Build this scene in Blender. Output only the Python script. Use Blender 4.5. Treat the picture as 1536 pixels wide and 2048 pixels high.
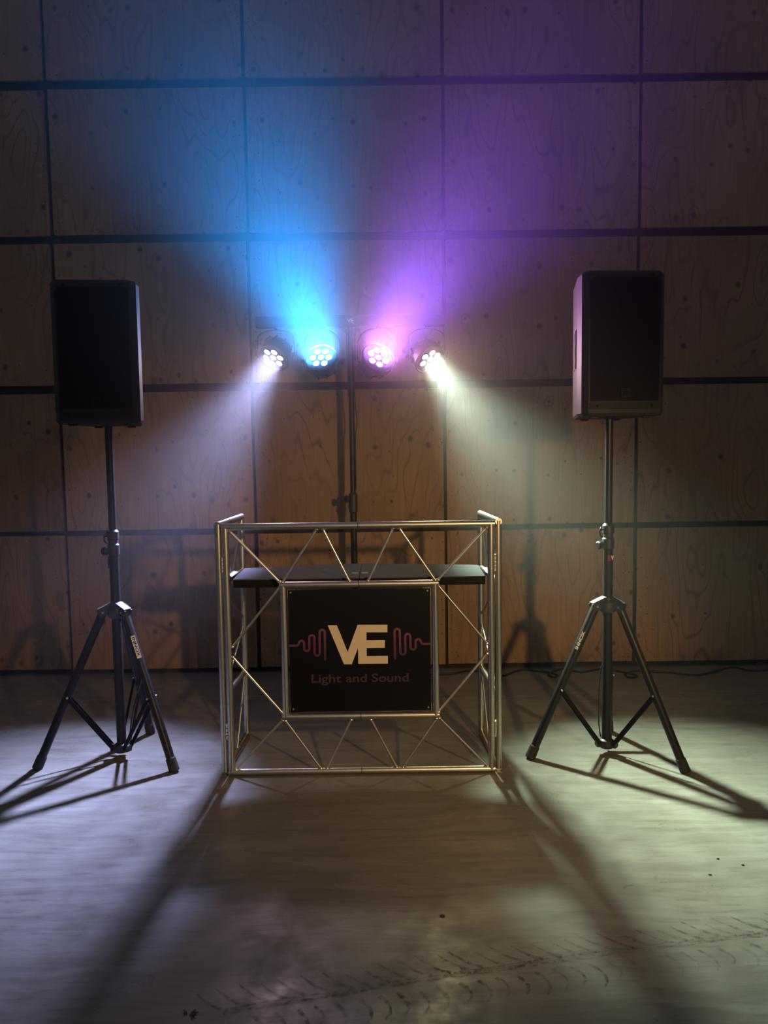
import bpy, bmesh, math, random
from mathutils import Vector, Matrix, Euler

PI = math.pi
R = math.radians
scn = bpy.context.scene
for o in list(bpy.data.objects):
    bpy.data.objects.remove(o)
COL = scn.collection

# ------------------------------------------------------------------ camera
CAM_H = 1.397
FPX = 1480.0


def cam_basis(p, y, r):
    f = Vector((math.sin(y) * math.cos(p), math.cos(y) * math.cos(p), math.sin(p)))
    rt = Vector((math.cos(y), -math.sin(y), 0))
    up = rt.cross(f)
    return rt * math.cos(r) + up * math.sin(r), up * math.cos(r) - rt * math.sin(r), f


cr_, cu_, cf_ = cam_basis(R(-4.355), R(0.106), R(-0.802))
cam_d = bpy.data.cameras.new('camera')
cam = bpy.data.objects.new('camera', cam_d)
COL.objects.link(cam)
cam_d.sensor_fit = 'VERTICAL'
cam_d.sensor_height = 36.0
cam_d.lens = FPX / 2048 * 36.0
cam_d.clip_start = 0.02
m3 = Matrix((cr_, cu_, -cf_)).transposed()
cam.matrix_world = Matrix.Translation((0, 0, CAM_H)) @ m3.to_4x4()
scn.camera = cam

# ------------------------------------------------------------------ view + world
vs = scn.view_settings
vs.view_transform = 'Standard'
vs.look = 'None'
vs.exposure = 0.0
vs.gamma = 1.0
vs.use_curve_mapping = False

world = bpy.data.worlds.new('night_hall')
scn.world = world
world.use_nodes = True
bg = world.node_tree.nodes['Background']
bg.inputs[0].default_value = (0.88, 0.86, 1.0, 1)
bg.inputs[1].default_value = 0.105

cy = scn.cycles
cy.use_denoising = True
cy.max_bounces = 5
cy.diffuse_bounces = 2
cy.glossy_bounces = 3
cy.transmission_bounces = 2
cy.volume_bounces = 0
cy.volume_step_rate = 2.5
cy.transparent_max_bounces = 6
cy.caustics_reflective = False
cy.caustics_refractive = False
cy.sample_clamp_indirect = 3.0
cy.use_adaptive_sampling = True
cy.adaptive_threshold = 0.03


def spot(name, loc, target, color, watts, angle, blend, radius=0.03, parent=None):
    ld = bpy.data.lights.new(name, 'SPOT')
    ld.color = color
    ld.energy = watts
    ld.spot_size = R(angle)
    ld.spot_blend = blend
    ld.shadow_soft_size = radius
    o = bpy.data.objects.new(name, ld)
    COL.objects.link(o)
    d = (Vector(target) - Vector(loc)).normalized()
    o.rotation_euler = d.to_track_quat('-Z', 'Y').to_euler()
    if parent:
        o.parent = parent
        o.location = Vector(loc) - parent.location
    else:
        o.location = loc
    return o


def beam_light(name, loc, target, color, watts, spread, size, parent):
    """collimated LED face: a disc that shines only within the spread angle"""
    ld = bpy.data.lights.new(name, 'AREA')
    ld.shape = 'DISK'
    ld.size = size
    ld.spread = R(spread)
    ld.color = color
    ld.energy = watts
    o = bpy.data.objects.new(name, ld)
    COL.objects.link(o)
    d = (Vector(target) - Vector(loc)).normalized()
    o.rotation_euler = d.to_track_quat('-Z', 'Y').to_euler()
    o.parent = parent
    o.location = Vector(loc) - parent.location
    return o


# the hall's warm lamp beside the photographer (its shadows fall on the back wall)
spot('hall_lamp', (1.21, 0.10, 1.70), (-0.10, 4.72, 0.12), (1.0, 0.61, 0.24), 285, 56, 0.85, 0.05)

# ------------------------------------------------------------------ materials
HAZE_DENSITY = 0.039


def new_mat(name):
    m = bpy.data.materials.new(name)
    m.use_nodes = True
    nt = m.node_tree
    return m, nt, nt.nodes['Principled BSDF']


def simple(name, col, rough=0.5, metal=0.0, noise=0.0, nscale=30.0, bump=0.0):
    m, nt, b = new_mat(name)
    b.inputs['Base Color'].default_value = (*col, 1)
    b.inputs['Roughness'].default_value = rough
    b.inputs['Metallic'].default_value = metal
    if noise or bump:
        tc = nt.nodes.new('ShaderNodeTexCoord')
        n = nt.nodes.new('ShaderNodeTexNoise')
        n.inputs['Scale'].default_value = nscale
        n.inputs['Detail'].default_value = 4
        nt.links.new(tc.outputs['Object'], n.inputs['Vector'])
        if noise:
            mp = nt.nodes.new('ShaderNodeMapRange')
            mp.inputs['To Min'].default_value = 1 - noise
            mp.inputs['To Max'].default_value = 1 + noise
            nt.links.new(n.outputs['Fac'], mp.inputs['Value'])
            mx = nt.nodes.new('ShaderNodeMix')
            mx.data_type = 'RGBA'
            mx.blend_type = 'MULTIPLY'
            mx.inputs['Factor'].default_value = 1
            mx.inputs[6].default_value = (*col, 1)
            nt.links.new(mp.outputs['Result'], mx.inputs[7])
            nt.links.new(mx.outputs[2], b.inputs['Base Color'])
        if bump:
            bp = nt.nodes.new('ShaderNodeBump')
            bp.inputs['Strength'].default_value = bump
            bp.inputs['Distance'].default_value = 0.002
            nt.links.new(n.outputs['Fac'], bp.inputs['Height'])
            nt.links.new(bp.outputs['Normal'], b.inputs['Normal'])
    return m


def emit(name, col, strength):
    m = bpy.data.materials.new(name)
    m.use_nodes = True
    nt = m.node_tree
    nt.nodes.clear()
    e = nt.nodes.new('ShaderNodeEmission')
    e.inputs[0].default_value = (*col, 1)
    e.inputs[1].default_value = strength
    o = nt.nodes.new('ShaderNodeOutputMaterial')
    nt.links.new(e.outputs[0], o.inputs['Surface'])
    return m


class NB:
    """tiny node-graph helper"""
    def __init__(self, nt):
        self.nt = nt

    def n(self, t, **kw):
        nd = self.nt.nodes.new(t)
        for k, v in kw.items():
            setattr(nd, k, v)
        return nd

    def put(self, sock, v):
        if hasattr(v, 'is_output'):
            self.nt.links.new(v, sock)
        else:
            sock.default_value = v

    def math(self, op, a, b=0.0, c=0.0, clamp=False):
        nd = self.n('ShaderNodeMath', operation=op)
        nd.use_clamp = clamp
        self.put(nd.inputs[0], a)
        self.put(nd.inputs[1], b)
        if op in ('MULTIPLY_ADD', 'SMOOTH_MIN', 'PINGPONG', 'WRAP'):
            self.put(nd.inputs[2], c)
        return nd.outputs[0]

    def vmath(self, op, a, b=(0, 0, 0)):
        nd = self.n('ShaderNodeVectorMath', operation=op)
        self.put(nd.inputs[0], a)
        self.put(nd.inputs[1], b)
        return nd.outputs['Value' if op == 'LENGTH' else 'Vector']

    def comb(self, x, y, z=0.0):
        nd = self.n('ShaderNodeCombineXYZ')
        for i, v in enumerate((x, y, z)):
            self.put(nd.inputs[i], v)
        return nd.outputs[0]

    def noise(self, vec, scale=1.0, detail=3.0, rough=0.5):
        nd = self.n('ShaderNodeTexNoise')
        self.put(nd.inputs['Vector'], vec)
        nd.inputs['Scale'].default_value = scale
        nd.inputs['Detail'].default_value = detail
        nd.inputs['Roughness'].default_value = rough
        return nd.outputs['Fac']

    def rng(self, v, a, b, c, d, smooth=False):
        nd = self.n('ShaderNodeMapRange')
        if smooth:
            nd.interpolation_type = 'SMOOTHSTEP'
        self.put(nd.inputs['Value'], v)
        for i, s in enumerate((a, b, c, d)):
            self.put(nd.inputs[1 + i], s)
        return nd.outputs['Result']

    def mix(self, f, a, b, mode='MIX'):
        nd = self.n('ShaderNodeMix', data_type='RGBA', blend_type=mode)
        self.put(nd.inputs['Factor'], f)
        self.put(nd.inputs[6], a)
        self.put(nd.inputs[7], b)
        return nd.outputs[2]


def plywood():
    m, nt, b = new_mat('plywood')
    N = NB(nt)
    tc = N.n('ShaderNodeTexCoord').outputs['Object']
    sp = N.n('ShaderNodeSeparateXYZ')
    nt.links.new(tc, sp.inputs[0])
    x, z = sp.outputs[0], sp.outputs[2]
    rnd = N.n('ShaderNodeObjectInfo').outputs['Random']
    off = N.math('MULTIPLY', rnd, 57.0)
    # knots sit in loose horizontal rows as on rotary-cut veneer
    KX, KZ = 9.0, 2.7
    P = N.comb(N.math('MULTIPLY_ADD', x, KX, off), N.math('MULTIPLY_ADD', z, KZ, N.math('MULTIPLY', rnd, 31.0)))
    v = N.n('ShaderNodeTexVoronoi', voronoi_dimensions='2D', feature='F1')
    nt.links.new(P, v.inputs['Vector'])
    v.inputs['Scale'].default_value = 1.0
    v.inputs['Randomness'].default_value = 0.42
    dv = N.vmath('MULTIPLY', N.vmath('SUBTRACT', P, v.outputs['Position']), (1 / KX, 1 / KZ * 0.85, 0))
    d = N.vmath('LENGTH', dv)
    cs = N.n('ShaderNodeSeparateColor')
    nt.links.new(v.outputs['Color'], cs.inputs[0])
    size = N.rng(cs.outputs[0], 0.35, 1.0, 0.003, 0.021)
    knot = N.rng(d, N.math('MULTIPLY', size, 0.35), N.math('MULTIPLY', size, 1.25), 1.0, 0.0, True)
    knot = N.math('MULTIPLY', knot, N.rng(cs.outputs[1], 0.0, 1.0, 0.5, 1.0))
    # cathedral grain: contour lines of a tall stretched noise, pushed aside by the knots
    gn = N.noise(N.comb(N.math('MULTIPLY_ADD', x, 3.2, off), N.math('MULTIPLY_ADD', z, 0.75, off)), 1.0, 2.0, 0.45)
    halo = N.math('EXPONENT', N.math('MULTIPLY', d, -22.0))
    g = N.math('ADD', N.math('MULTIPLY', gn, 15.0), N.math('MULTIPLY', halo, N.math('MULTIPLY', size, 60.0)))
    line = N.math('PINGPONG', g, 0.5)
    line = N.rng(line, 0.0, 0.16, 1.0, 0.0, True)
    fade = N.rng(N.noise(N.comb(N.math('MULTIPLY', x, 2.2), N.math('MULTIPLY_ADD', z, 1.6, off)), 1.0, 2.0), 0.35, 0.62, 0.1, 1.0)
    line = N.math('MULTIPLY', line, fade)
    streak = N.noise(N.comb(N.math('MULTIPLY_ADD', x, 85.0, off), N.math('MULTIPLY', z, 1.8)), 1.0, 4.0, 0.6)
    blot = N.noise(N.comb(N.math('MULTIPLY_ADD', x, 2.6, off), N.math('MULTIPLY', z, 1.3)), 1.0, 4.0, 0.6)
    grime = N.noise(N.comb(N.math('MULTIPLY_ADD', x, 9.0, off), N.math('MULTIPLY', z, 5.0)), 1.0, 5.0, 0.65)
    edge = N.rng(N.math('ABSOLUTE', z), 0.33, 0.44, 0.0, 0.55, True)
    col = N.mix(N.rng(blot, 0.3, 0.7, 0.0, 1.0), (0.240, 0.146, 0.082, 1), (0.365, 0.215, 0.108, 1))
    col = N.mix(N.math('MULTIPLY', N.rng(streak, 0.35, 0.7, 0.0, 1.0), 0.36), col, (0.15, 0.09, 0.05, 1))
    col = N.mix(N.math('MULTIPLY', line, 0.62), col, (0.095, 0.055, 0.032, 1))
    col = N.mix(N.math('MULTIPLY', edge, N.rng(grime, 0.45, 0.7, 0.0, 0.7)), col, (0.07, 0.055, 0.045, 1))
    col = N.mix(knot, col, (0.040, 0.026, 0.020, 1))
    tint = N.rng(N.math('FRACT', N.math('MULTIPLY', rnd, 7.31)), 0, 1, 0.80, 1.12)
    col = N.mix(1.0, col, N.comb(tint, tint, tint), 'MULTIPLY')
    nt.links.new(col, b.inputs['Base Color'])
    b.inputs['Roughness'].default_value = 0.62
    b.inputs['Specular IOR Level'].default_value = 0.3
    bp = N.n('ShaderNodeBump')
    bp.inputs['Strength'].default_value = 0.25
    bp.inputs['Distance'].default_value = 0.002
    nt.links.new(N.math('SUBTRACT', streak, N.math('ADD', line, knot)), bp.inputs['Height'])
    nt.links.new(bp.outputs['Normal'], b.inputs['Normal'])
    return m


def concrete():
    m, nt, b = new_mat('concrete')
    N = NB(nt)
    tc = N.n('ShaderNodeTexCoord').outputs['Object']
    sp = N.n('ShaderNodeSeparateXYZ')
    nt.links.new(tc, sp.inputs[0])
    x, y = sp.outputs[0], sp.outputs[1]
    warp = N.noise(N.comb(x, y), 1.4, 3.0)
    yw = N.math('MULTIPLY_ADD', warp, 0.25, y)
    # trowel marks run across the hall
    tro = N.noise(N.comb(N.math('MULTIPLY', x, 1.6), N.math('MULTIPLY', yw, 30.0)), 1.0, 5.0, 0.6)
    fine = N.noise(N.comb(N.math('MULTIPLY', x, 9.0), N.math('MULTIPLY', y, 60.0)), 1.0, 3.0, 0.6)
    big = N.noise(N.comb(x, y), 1.1, 5.0, 0.6)
    spec = N.noise(N.comb(x, y), 140.0, 2.0, 0.5)
    col = N.mix(N.rng(big, 0.3, 0.7, 0, 1), (0.130, 0.124, 0.104, 1), (0.215, 0.205, 0.172, 1))
    col = N.mix(N.rng(tro, 0.40, 0.64, 0.0, 0.55), col, (0.105, 0.098, 0.080, 1))
    col = N.mix(N.rng(fine, 0.52, 0.72, 0.0, 0.55), col, (0.080, 0.074, 0.060, 1))
    col = N.mix(N.rng(spec, 0.62, 0.8, 0.0, 0.35), col, (0.06, 0.055, 0.045, 1))
    # curved scuffs
    sv = N.n('ShaderNodeTexVoronoi', voronoi_dimensions='2D', feature='DISTANCE_TO_EDGE')
    nt.links.new(N.comb(N.math('MULTIPLY_ADD', warp, 1.6, N.math('MULTIPLY', x, 1.1)), N.math('MULTIPLY_ADD', warp, 2.4, N.math('MULTIPLY', y, 2.0))), sv.inputs['Vector'])
    sv.inputs['Scale'].default_value = 1.7
    sc = N.rng(sv.outputs['Distance'], 0.0, 0.007, 1.0, 0.0)
    sc = N.math('MULTIPLY', sc, N.rng(N.noise(N.comb(x, y), 3.3, 3.0), 0.56, 0.70, 0.0, 0.30))
    col = N.mix(sc, col, (0.065, 0.055, 0.040, 1))
    nt.links.new(col, b.inputs['Base Color'])
    ro = N.rng(N.noise(N.comb(x, y), 5.0, 5.0, 0.65), 0.35, 0.68, 0.27, 0.60)
    nt.links.new(ro, b.inputs['Roughness'])
    b.inputs['Specular IOR Level'].default_value = 0.45
    bp = N.n('ShaderNodeBump')
    bp.inputs['Strength'].default_value = 0.22
    bp.inputs['Distance'].default_value = 0.004
    nt.links.new(N.math('ADD', tro, N.math('MULTIPLY', fine, 0.5)), bp.inputs['Height'])
    nt.links.new(bp.outputs['Normal'], b.inputs['Normal'])
    return m


def dirt_mat():
    m, nt, b = new_mat('dried_mud')
    N = NB(nt)
    tc = N.n('ShaderNodeTexCoord').outputs['Object']
    n = N.noise(tc, 60.0, 4.0, 0.7)
    n2 = N.noise(tc, 6.0, 3.0, 0.6)
    b.inputs['Base Color'].default_value = (0.055, 0.044, 0.028, 1)
    b.inputs['Roughness'].default_value = 0.9
    nt.links.new(N.math('MULTIPLY', N.rng(n, 0.40, 0.62, 0.0, 1.0), N.rng(n2, 0.35, 0.62, 0.1, 0.58)), b.inputs['Alpha'])
    return m


def print_gradient():
    """sign print: pink at the crests running into plum"""
    m, nt, b = new_mat('sign_wave_print')
    N = NB(nt)
    sp = N.n('ShaderNodeSeparateXYZ')
    nt.links.new(N.n('ShaderNodeTexCoord').outputs['Object'], sp.inputs[0])
    f = N.rng(sp.outputs[2], 0.50, 0.65, 0.0, 1.0)
    nt.links.new(N.mix(f, (0.035, 0.014, 0.042, 1), (0.15, 0.040, 0.085, 1)), b.inputs['Base Color'])
    b.inputs['Roughness'].default_value = 0.4
    return m


M = {
    'ply': plywood(),
    'concrete': concrete(),
    'mud': dirt_mat(),
    'backing': simple('dark_backing', (0.012, 0.013, 0.016), 0.8),
    'slabjoint': simple('joint_filler', (0.05, 0.045, 0.035), 0.9),
    'nail': simple('nail_rust', (0.030, 0.022, 0.018), 0.6),
    'alu': simple('brushed_tube', (0.50, 0.49, 0.43), 0.34, 1.0, 0.14, 45, 0.10),
    'alu_thin': simple('brushed_rod', (0.62, 0.60, 0.52), 0.32, 1.0, 0.12, 60, 0.08),
    'weld': simple('weld_bead', (0.60, 0.52, 0.38), 0.30, 1.0, 0.25, 200, 0.4),
    'steel': simple('zinc_steel', (0.62, 0.62, 0.60), 0.32, 1.0),
    'black': simple('black_powder_coat', (0.008, 0.008, 0.010), 0.42),
    'blackpl': simple('black_plastic', (0.022, 0.022, 0.024), 0.48),
    'cab': simple('speaker_cabinet', (0.018, 0.018, 0.019), 0.55, 0, 0.1, 300, 0.25),
    'grille': simple('speaker_grille', (0.006, 0.006, 0.007), 0.70, 0.0, 0.25, 900, 0.3),
    'rubber': simple('rubber', (0.012, 0.012, 0.012), 0.75),
    'carpet': simple('shelf_carpet', (0.065, 0.070, 0.076), 0.95, 0, 0.6, 420, 1.0),
    'shelfedge': simple('shelf_edge_black', (0.003, 0.003, 0.0035), 0.7),
    'sign': simple('sign_board_black', (0.0035, 0.0035, 0.005), 0.30),
    'gold': simple('sign_gold_print', (0.60, 0.50, 0.36), 0.45),
    'plum': simple('sign_plum_print', (0.045, 0.018, 0.040), 0.45),
    'wave': print_gradient(),
    'white': simple('white_print', (0.88, 0.88, 0.86), 0.5),
    'grey': simple('grey_print', (0.30, 0.31, 0.33), 0.5),
    'red': simple('red_sticker', (0.12, 0.008, 0.02), 0.5),
    'badge': simple('badge_grey', (0.012, 0.012, 0.013), 0.6),
    'cable': simple('cable_black', (0.010, 0.010, 0.011), 0.55),
    'paper': simple('white_bracket', (0.72, 0.72, 0.74), 0.5),
}

for k_, sp_ in (('black', 0.3), ('cab', 0.25), ('grille', 0.12), ('badge', 0.2), ('shelfedge', 0.15), ('sign', 0.35), ('blackpl', 0.4)):
    M[k_].node_tree.nodes['Principled BSDF'].inputs['Specular IOR Level'].default_value = sp_

# ------------------------------------------------------------------ mesh helpers


class MB:
    def __init__(self):
        self.v, self.f, self.s = [], [], []

    def add(self, vs, fs, smooth=False):
        b = len(self.v)
        self.v += [Vector(p) for p in vs]
        for f in fs:
            self.f.append([b + i for i in f])
            self.s.append(smooth)
        return self

    def box(self, c, s, rot=None):
        cx, cy_, cz = c
        hx, hy, hz = s[0] / 2, s[1] / 2, s[2] / 2
        vs = [Vector((x, y, z)) for x in (-hx, hx) for y in (-hy, hy) for z in (-hz, hz)]
        if rot is not None:
            vs = [rot @ p for p in vs]
        vs = [p + Vector(c) for p in vs]
        return self.add(vs, [(0, 1, 3, 2), (4, 6, 7, 5), (0, 4, 5, 1), (2, 3, 7, 6), (0, 2, 6, 4), (1, 5, 7, 3)])

    def bbox(self, c, s, bev, rot=None):
        """box with chamfered edges"""
        bm = bmesh.new()
        bmesh.ops.create_cube(bm, size=1.0)
        for v in bm.verts:
            v.co = Vector((v.co.x * s[0], v.co.y * s[1], v.co.z * s[2]))
        bmesh.ops.bevel(bm, geom=list(bm.edges), offset=bev, segments=2, affect='EDGES', profile=0.6)
        bm.verts.ensure_lookup_table()
        vs = [v.co.copy() for v in bm.verts]
        if rot is not None:
            vs = [rot @ p for p in vs]
        vs = [p + Vector(c) for p in vs]
        fs = [[v.index for v in f.verts] for f in bm.faces]
        bm.free()
        return self.add(vs, fs)

    @staticmethod
    def frame(d):
        d = d.normalized()
        a = Vector((0, 0, 1)) if abs(d.z) < 0.9 else Vector((0, 1, 0))
        u = d.cross(a).normalized()
        return u, d.cross(u).normalized()

    def tube(self, a, b, r, r2=None, n=16, caps=True):
        a, b = Vector(a), Vector(b)
        r2 = r if r2 is None else r2
        u, w = self.frame(b - a)
        ring = [(math.cos(2 * PI * i / n), math.sin(2 * PI * i / n)) for i in range(n)]
        va = [a + (u * c + w * s) * r for c, s in ring]
        vb = [b + (u * c + w * s) * r2 for c, s in ring]
        self.add(va + vb, [(i, (i + 1) % n, n + (i + 1) % n, n + i) for i in range(n)], True)
        if caps:
            self.add(va, [list(range(n))[::-1]])
            self.add(vb, [list(range(n))])
        return self

    def bar(self, a, b, w, t, side):
        """flat bar a->b, width w along side direction, thickness t"""
        a, b = Vector(a), Vector(b)
        d = (b - a).normalized()
        s = Vector(side)
        s = (s - d * s.dot(d)).normalized()
        k = d.cross(s)
        vs = []
        for p in (a, b):
            for i, j in ((-1, -1), (1, -1), (1, 1), (-1, 1)):
                vs.append(p + s * (i * w / 2) + k * (j * t / 2))
        return self.add(vs, [(0, 1, 2, 3), (7, 6, 5, 4), (0, 4, 5, 1), (1, 5, 6, 2), (2, 6, 7, 3), (3, 7, 4, 0)])

    def path(self, pts, r, n=8):
        pts = [Vector(p) for p in pts]
        rings = []
        ref = None
        for i, p in enumerate(pts):
            d = (pts[min(i + 1, len(pts) - 1)] - pts[max(i - 1, 0)]).normalized()
            if ref is None:
                u, w = self.frame(d)
            else:
                u = (ref - d * ref.dot(d)).normalized()
                w = d.cross(u)
            ref = u
            rings.append([p + (u * math.cos(2 * PI * k / n) + w * math.sin(2 * PI * k / n)) * r for k in range(n)])
        vs = [q for rg in rings for q in rg]
        fs = []
        for i in range(len(rings) - 1):
            for k in range(n):
                fs.append((i * n + k, i * n + (k + 1) % n, (i + 1) * n + (k + 1) % n, (i + 1) * n + k))
        self.add(vs, fs, True)
        self.add(rings[0], [list(range(n))[::-1]])
        self.add(rings[-1], [list(range(n))])
        return self

    def lathe(self, prof, origin, axis, n=32, smooth=True):
        """prof = [(radius, along-axis)]"""
        o = Vector(origin)
        d = Vector(axis).normalized()
        u, w = self.frame(d)
        for (r0, h0), (r1, h1) in zip(prof[:-1], prof[1:]):
            va = [o + d * h0 + (u * math.cos(2 * PI * i / n) + w * math.sin(2 * PI * i / n)) * r0 for i in range(n)]
            vb = [o + d * h1 + (u * math.cos(2 * PI * i / n) + w * math.sin(2 * PI * i / n)) * r1 for i in range(n)]
            if r0 < 1e-6:
                self.add([o + d * h0] + vb, [(0, 1 + i, 1 + (i + 1) % n) for i in range(n)], smooth)
            elif r1 < 1e-6:
                self.add(va + [o + d * h1], [(i, (i + 1) % n, n) for i in range(n)], smooth)
            else:
                self.add(va + vb, [(i, (i + 1) % n, n + (i + 1) % n, n + i) for i in range(n)], smooth)
        return self

    def prism(self, poly, mapf, h0, h1):
        """poly of 2-D points, mapf(u, v, h) -> 3-D"""
        n = len(poly)
        va = [mapf(u, v, h0) for u, v in poly]
        vb = [mapf(u, v, h1) for u, v in poly]
        self.add(va, [list(range(n))[::-1]])
        self.add(vb, [list(range(n))])
        return self.add(va + vb, [(i, (i + 1) % n, n + (i + 1) % n, n + i) for i in range(n)])

    def sphere(self, c, r, n=10, sq=(1, 1, 1)):
        prof = [(r * math.sin(PI * i / n), -r * math.cos(PI * i / n)) for i in range(n + 1)]
        k0 = len(self.v)
        self.lathe(prof, (0, 0, 0), (0, 0, 1), 12)
        for i in range(k0, len(self.v)):
            p = self.v[i]
            self.v[i] = Vector((p.x * sq[0], p.y * sq[1], p.z * sq[2])) + Vector(c)
        return self

    def mesh(self, name, mat, origin=(0, 0, 0)):
        o = Vector(origin)
        me = bpy.data.meshes.new(name)
        me.from_pydata([tuple(p - o) for p in self.v], [], self.f)
        me.polygons.foreach_set('use_smooth', self.s)
        me.materials.append(mat)
        bm = bmesh.new()
        bm.from_mesh(me)
        bmesh.ops.recalc_face_normals(bm, faces=bm.faces)
        bm.to_mesh(me)
        bm.free()
        me.update()
        return me

    def build(self, name, mat, parent=None, label=None):
        """vertices are world positions; the parent chain carries the root's location"""
        org = Vector((0, 0, 0))
        p = parent
        while p is not None:
            org += p.location
            p = p.parent
        ob = bpy.data.objects.new(name, self.mesh(name, mat, org))
        COL.objects.link(ob)
        ob.parent = parent
        if label:
            ob['label'] = label
        return ob


def thing(name, label, cat, loc, group=None):
    o = bpy.data.objects.new(name, None)
    COL.objects.link(o)
    o.location = loc
    o.empty_display_size = 0.1
    o['label'] = label
    o['category'] = cat
    if group:
        o['group'] = group
    return o


def tag(o, label=None, cat=None, group=None, kind=None):
    for k, v in (('label', label), ('category', cat), ('group', group), ('kind', kind)):
        if v:
            o[k] = v
    return o


def text_mb(body, origin, right, up, width=None, height=None, depth=0.0012, bold=0.0, center=True):
    """lettering as real geometry on a plane; origin = centre (or left) of the baseline"""
    cu = bpy.data.curves.new('lettering', 'FONT')
    cu.body = body
    cu.extrude = 0.5
    cu.offset = bold
    cu.resolution_u = 4
    ob = bpy.data.objects.new('lettering', cu)
    COL.objects.link(ob)
    dg = bpy.context.evaluated_depsgraph_get()
    me = bpy.data.meshes.new_from_object(ob.evaluated_get(dg))
    bpy.data.objects.remove(ob)
    xs = [v.co.x for v in me.vertices]
    ys = [v.co.y for v in me.vertices]
    x0, x1, y1 = min(xs), max(xs), max(ys)
    sx = width / (x1 - x0) if width else height / y1
    sy = height / y1 if height else sx
    right, up = Vector(right).normalized(), Vector(up).normalized()
    nrm = right.cross(up)
    xm = (x0 + x1) / 2 if center else x0
    mb = MB()
    mb.add([Vector(origin) + right * ((v.co.x - xm) * sx) + up * (v.co.y * sy) + nrm * (v.co.z * 2 * depth) for v in me.vertices],
           [list(p.vertices) for p in me.polygons])
    bpy.data.meshes.remove(me)
    return mb


rng = random.Random(7)

# ------------------------------------------------------------------ floor
WALL_Y = 4.72
fl = MB().box((0, 1.3, -0.06), (13.0, 8.0, 0.08)).build('floor', M['slabjoint'])
tag(fl, 'grey trowelled concrete floor of the hall', None, None, 'structure')
s1 = MB().box((0, 0.792, -0.01), (13.0, 6.784, 0.02)).build('slab', M['concrete'], fl)
s2 = MB().box((0, 4.742, -0.01), (13.0, 1.106, 0.02)).build('slab', M['concrete'], fl)

# tyre track of dried mud across the foreground
tk = MB()


def ribbon(mb, pts, w0, w1, z=0.0012):
    pts = [Vector((p[0], p[1], 0)) for p in pts]
    L, n = [], len(pts)
    for i, p in enumerate(pts):
        d = (pts[min(i + 1, n - 1)] - pts[max(i - 1, 0)]).normalized()
        s = Vector((-d.y, d.x, 0))
        t = i / (n - 1)
        w = (w0 * (1 - t) + w1 * t) / 2 * rng.uniform(0.6, 1.3)
        L += [p + s * w + Vector((0, 0, z)), p - s * w + Vector((0, 0, z))]
    mb.add(L, [(2 * i, 2 * i + 1, 2 * i + 3, 2 * i + 2) for i in range(n - 1)])


def track_at(t):
    return Vector((-0.42 + 1.75 * t, 1.772 + 0.30 * t + 0.02 * math.sin(3 * t), 0))


for off in (-0.007, 0.0, 0.008):
    ribbon(tk, [track_at(i / 60) + Vector((0, off + rng.uniform(-0.004, 0.004), 0)) for i in range(61)], 0.007, 0.006)
for k in range(34):
    t = k / 33
    for sgn in (1, -1):
        c = track_at(t) + Vector((rng.uniform(-0.01, 0.01), 0, 0))
        L = rng.uniform(0.07, 0.10)
        if sgn > 0:
            p = [c + Vector((-L * q * 1.0, 0.010 + L * 0.72 * q ** 1.5, 0)) for q in (0, .25, .5, .75, 1)]
        else:
            p = [c + Vector((0.02 + 0.03 * math.sin(q * 2.6), -0.030 - L * 0.9 * q, 0)) for q in (0, .25, .5, .75, 1)]
        ribbon(tk, p, 0.013, 0.005, 0.0014)
trk = tk.build('tyre_track', M['mud'], fl)
tag(trk, 'dried mud tyre track', None, None, 'stuff')
st = MB()
ribbon(st, [(1.785, 4.003), (1.82, 3.995), (1.85, 3.990), (1.90, 3.972), (1.956, 3.955), (2.03, 3.972), (2.117, 3.996), (2.3, 4.0)], 0.010, 0.016)
tag(st.build('stain', M['mud'], fl), 'thin reddish brown streak', None, None, 'stuff')

# ------------------------------------------------------------------ back wall of plywood panels
SEAMS_X = [-2.033 + 1.2183 * (i - 2) for i in range(8)]
ROWS_Z = [0.0, 0.924, 1.838, 2.763, 3.69, 4.615]
wall = MB().box((-0.2, WALL_Y + 0.10, 2.32), (11.0, 0.10, 4.66)).build('wall_back', M['backing'])
tag(wall, 'back wall clad in rows of plywood panels with dark gaps', None, None, 'structure')

PW, PH, PT = 1.197, 0.872, 0.021
panel_me = MB().bbox((0, 0, 0), (PW, PT, PH), 0.002).mesh('panel', M['ply'])
nail_me = []
for k in range(5):
    nm = MB()
    rr = random.Random(40 + k)
    spots = []
    for sx in (-1, 1):
        for col_ in range(2):
            xx = sx * (PW / 2 - 0.022 - 0.04 * col_)
            zz = -PH / 2 + 0.03
            while zz < PH / 2 - 0.02:
                if rr.random() < 0.72:
                    spots.append((xx + rr.uniform(-.008, .008), zz))
                zz += rr.uniform(0.035, 0.085)
    for sz in (-1, 1):
        xx = -PW / 2 + 0.06
        while xx < PW / 2 - 0.05:
            if rr.random() < 0.6:
                spots.append((xx, sz * (PH / 2 - 0.03) + rr.uniform(-.01, .01)))
            xx += rr.uniform(0.08, 0.16)
    for _ in range(10):
        spots.append((rr.uniform(-.5, .5), rr.uniform(-.38, .38)))
    for xx, zz in spots:
        r_ = rr.uniform(0.0022, 0.0048)
        nm.tube((xx, -PT / 2 + 0.001, zz), (xx, -PT / 2 - 0.0008, zz), r_, n=6)
    nail_me.append(nm.mesh('nail_heads', M['nail']))
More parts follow.
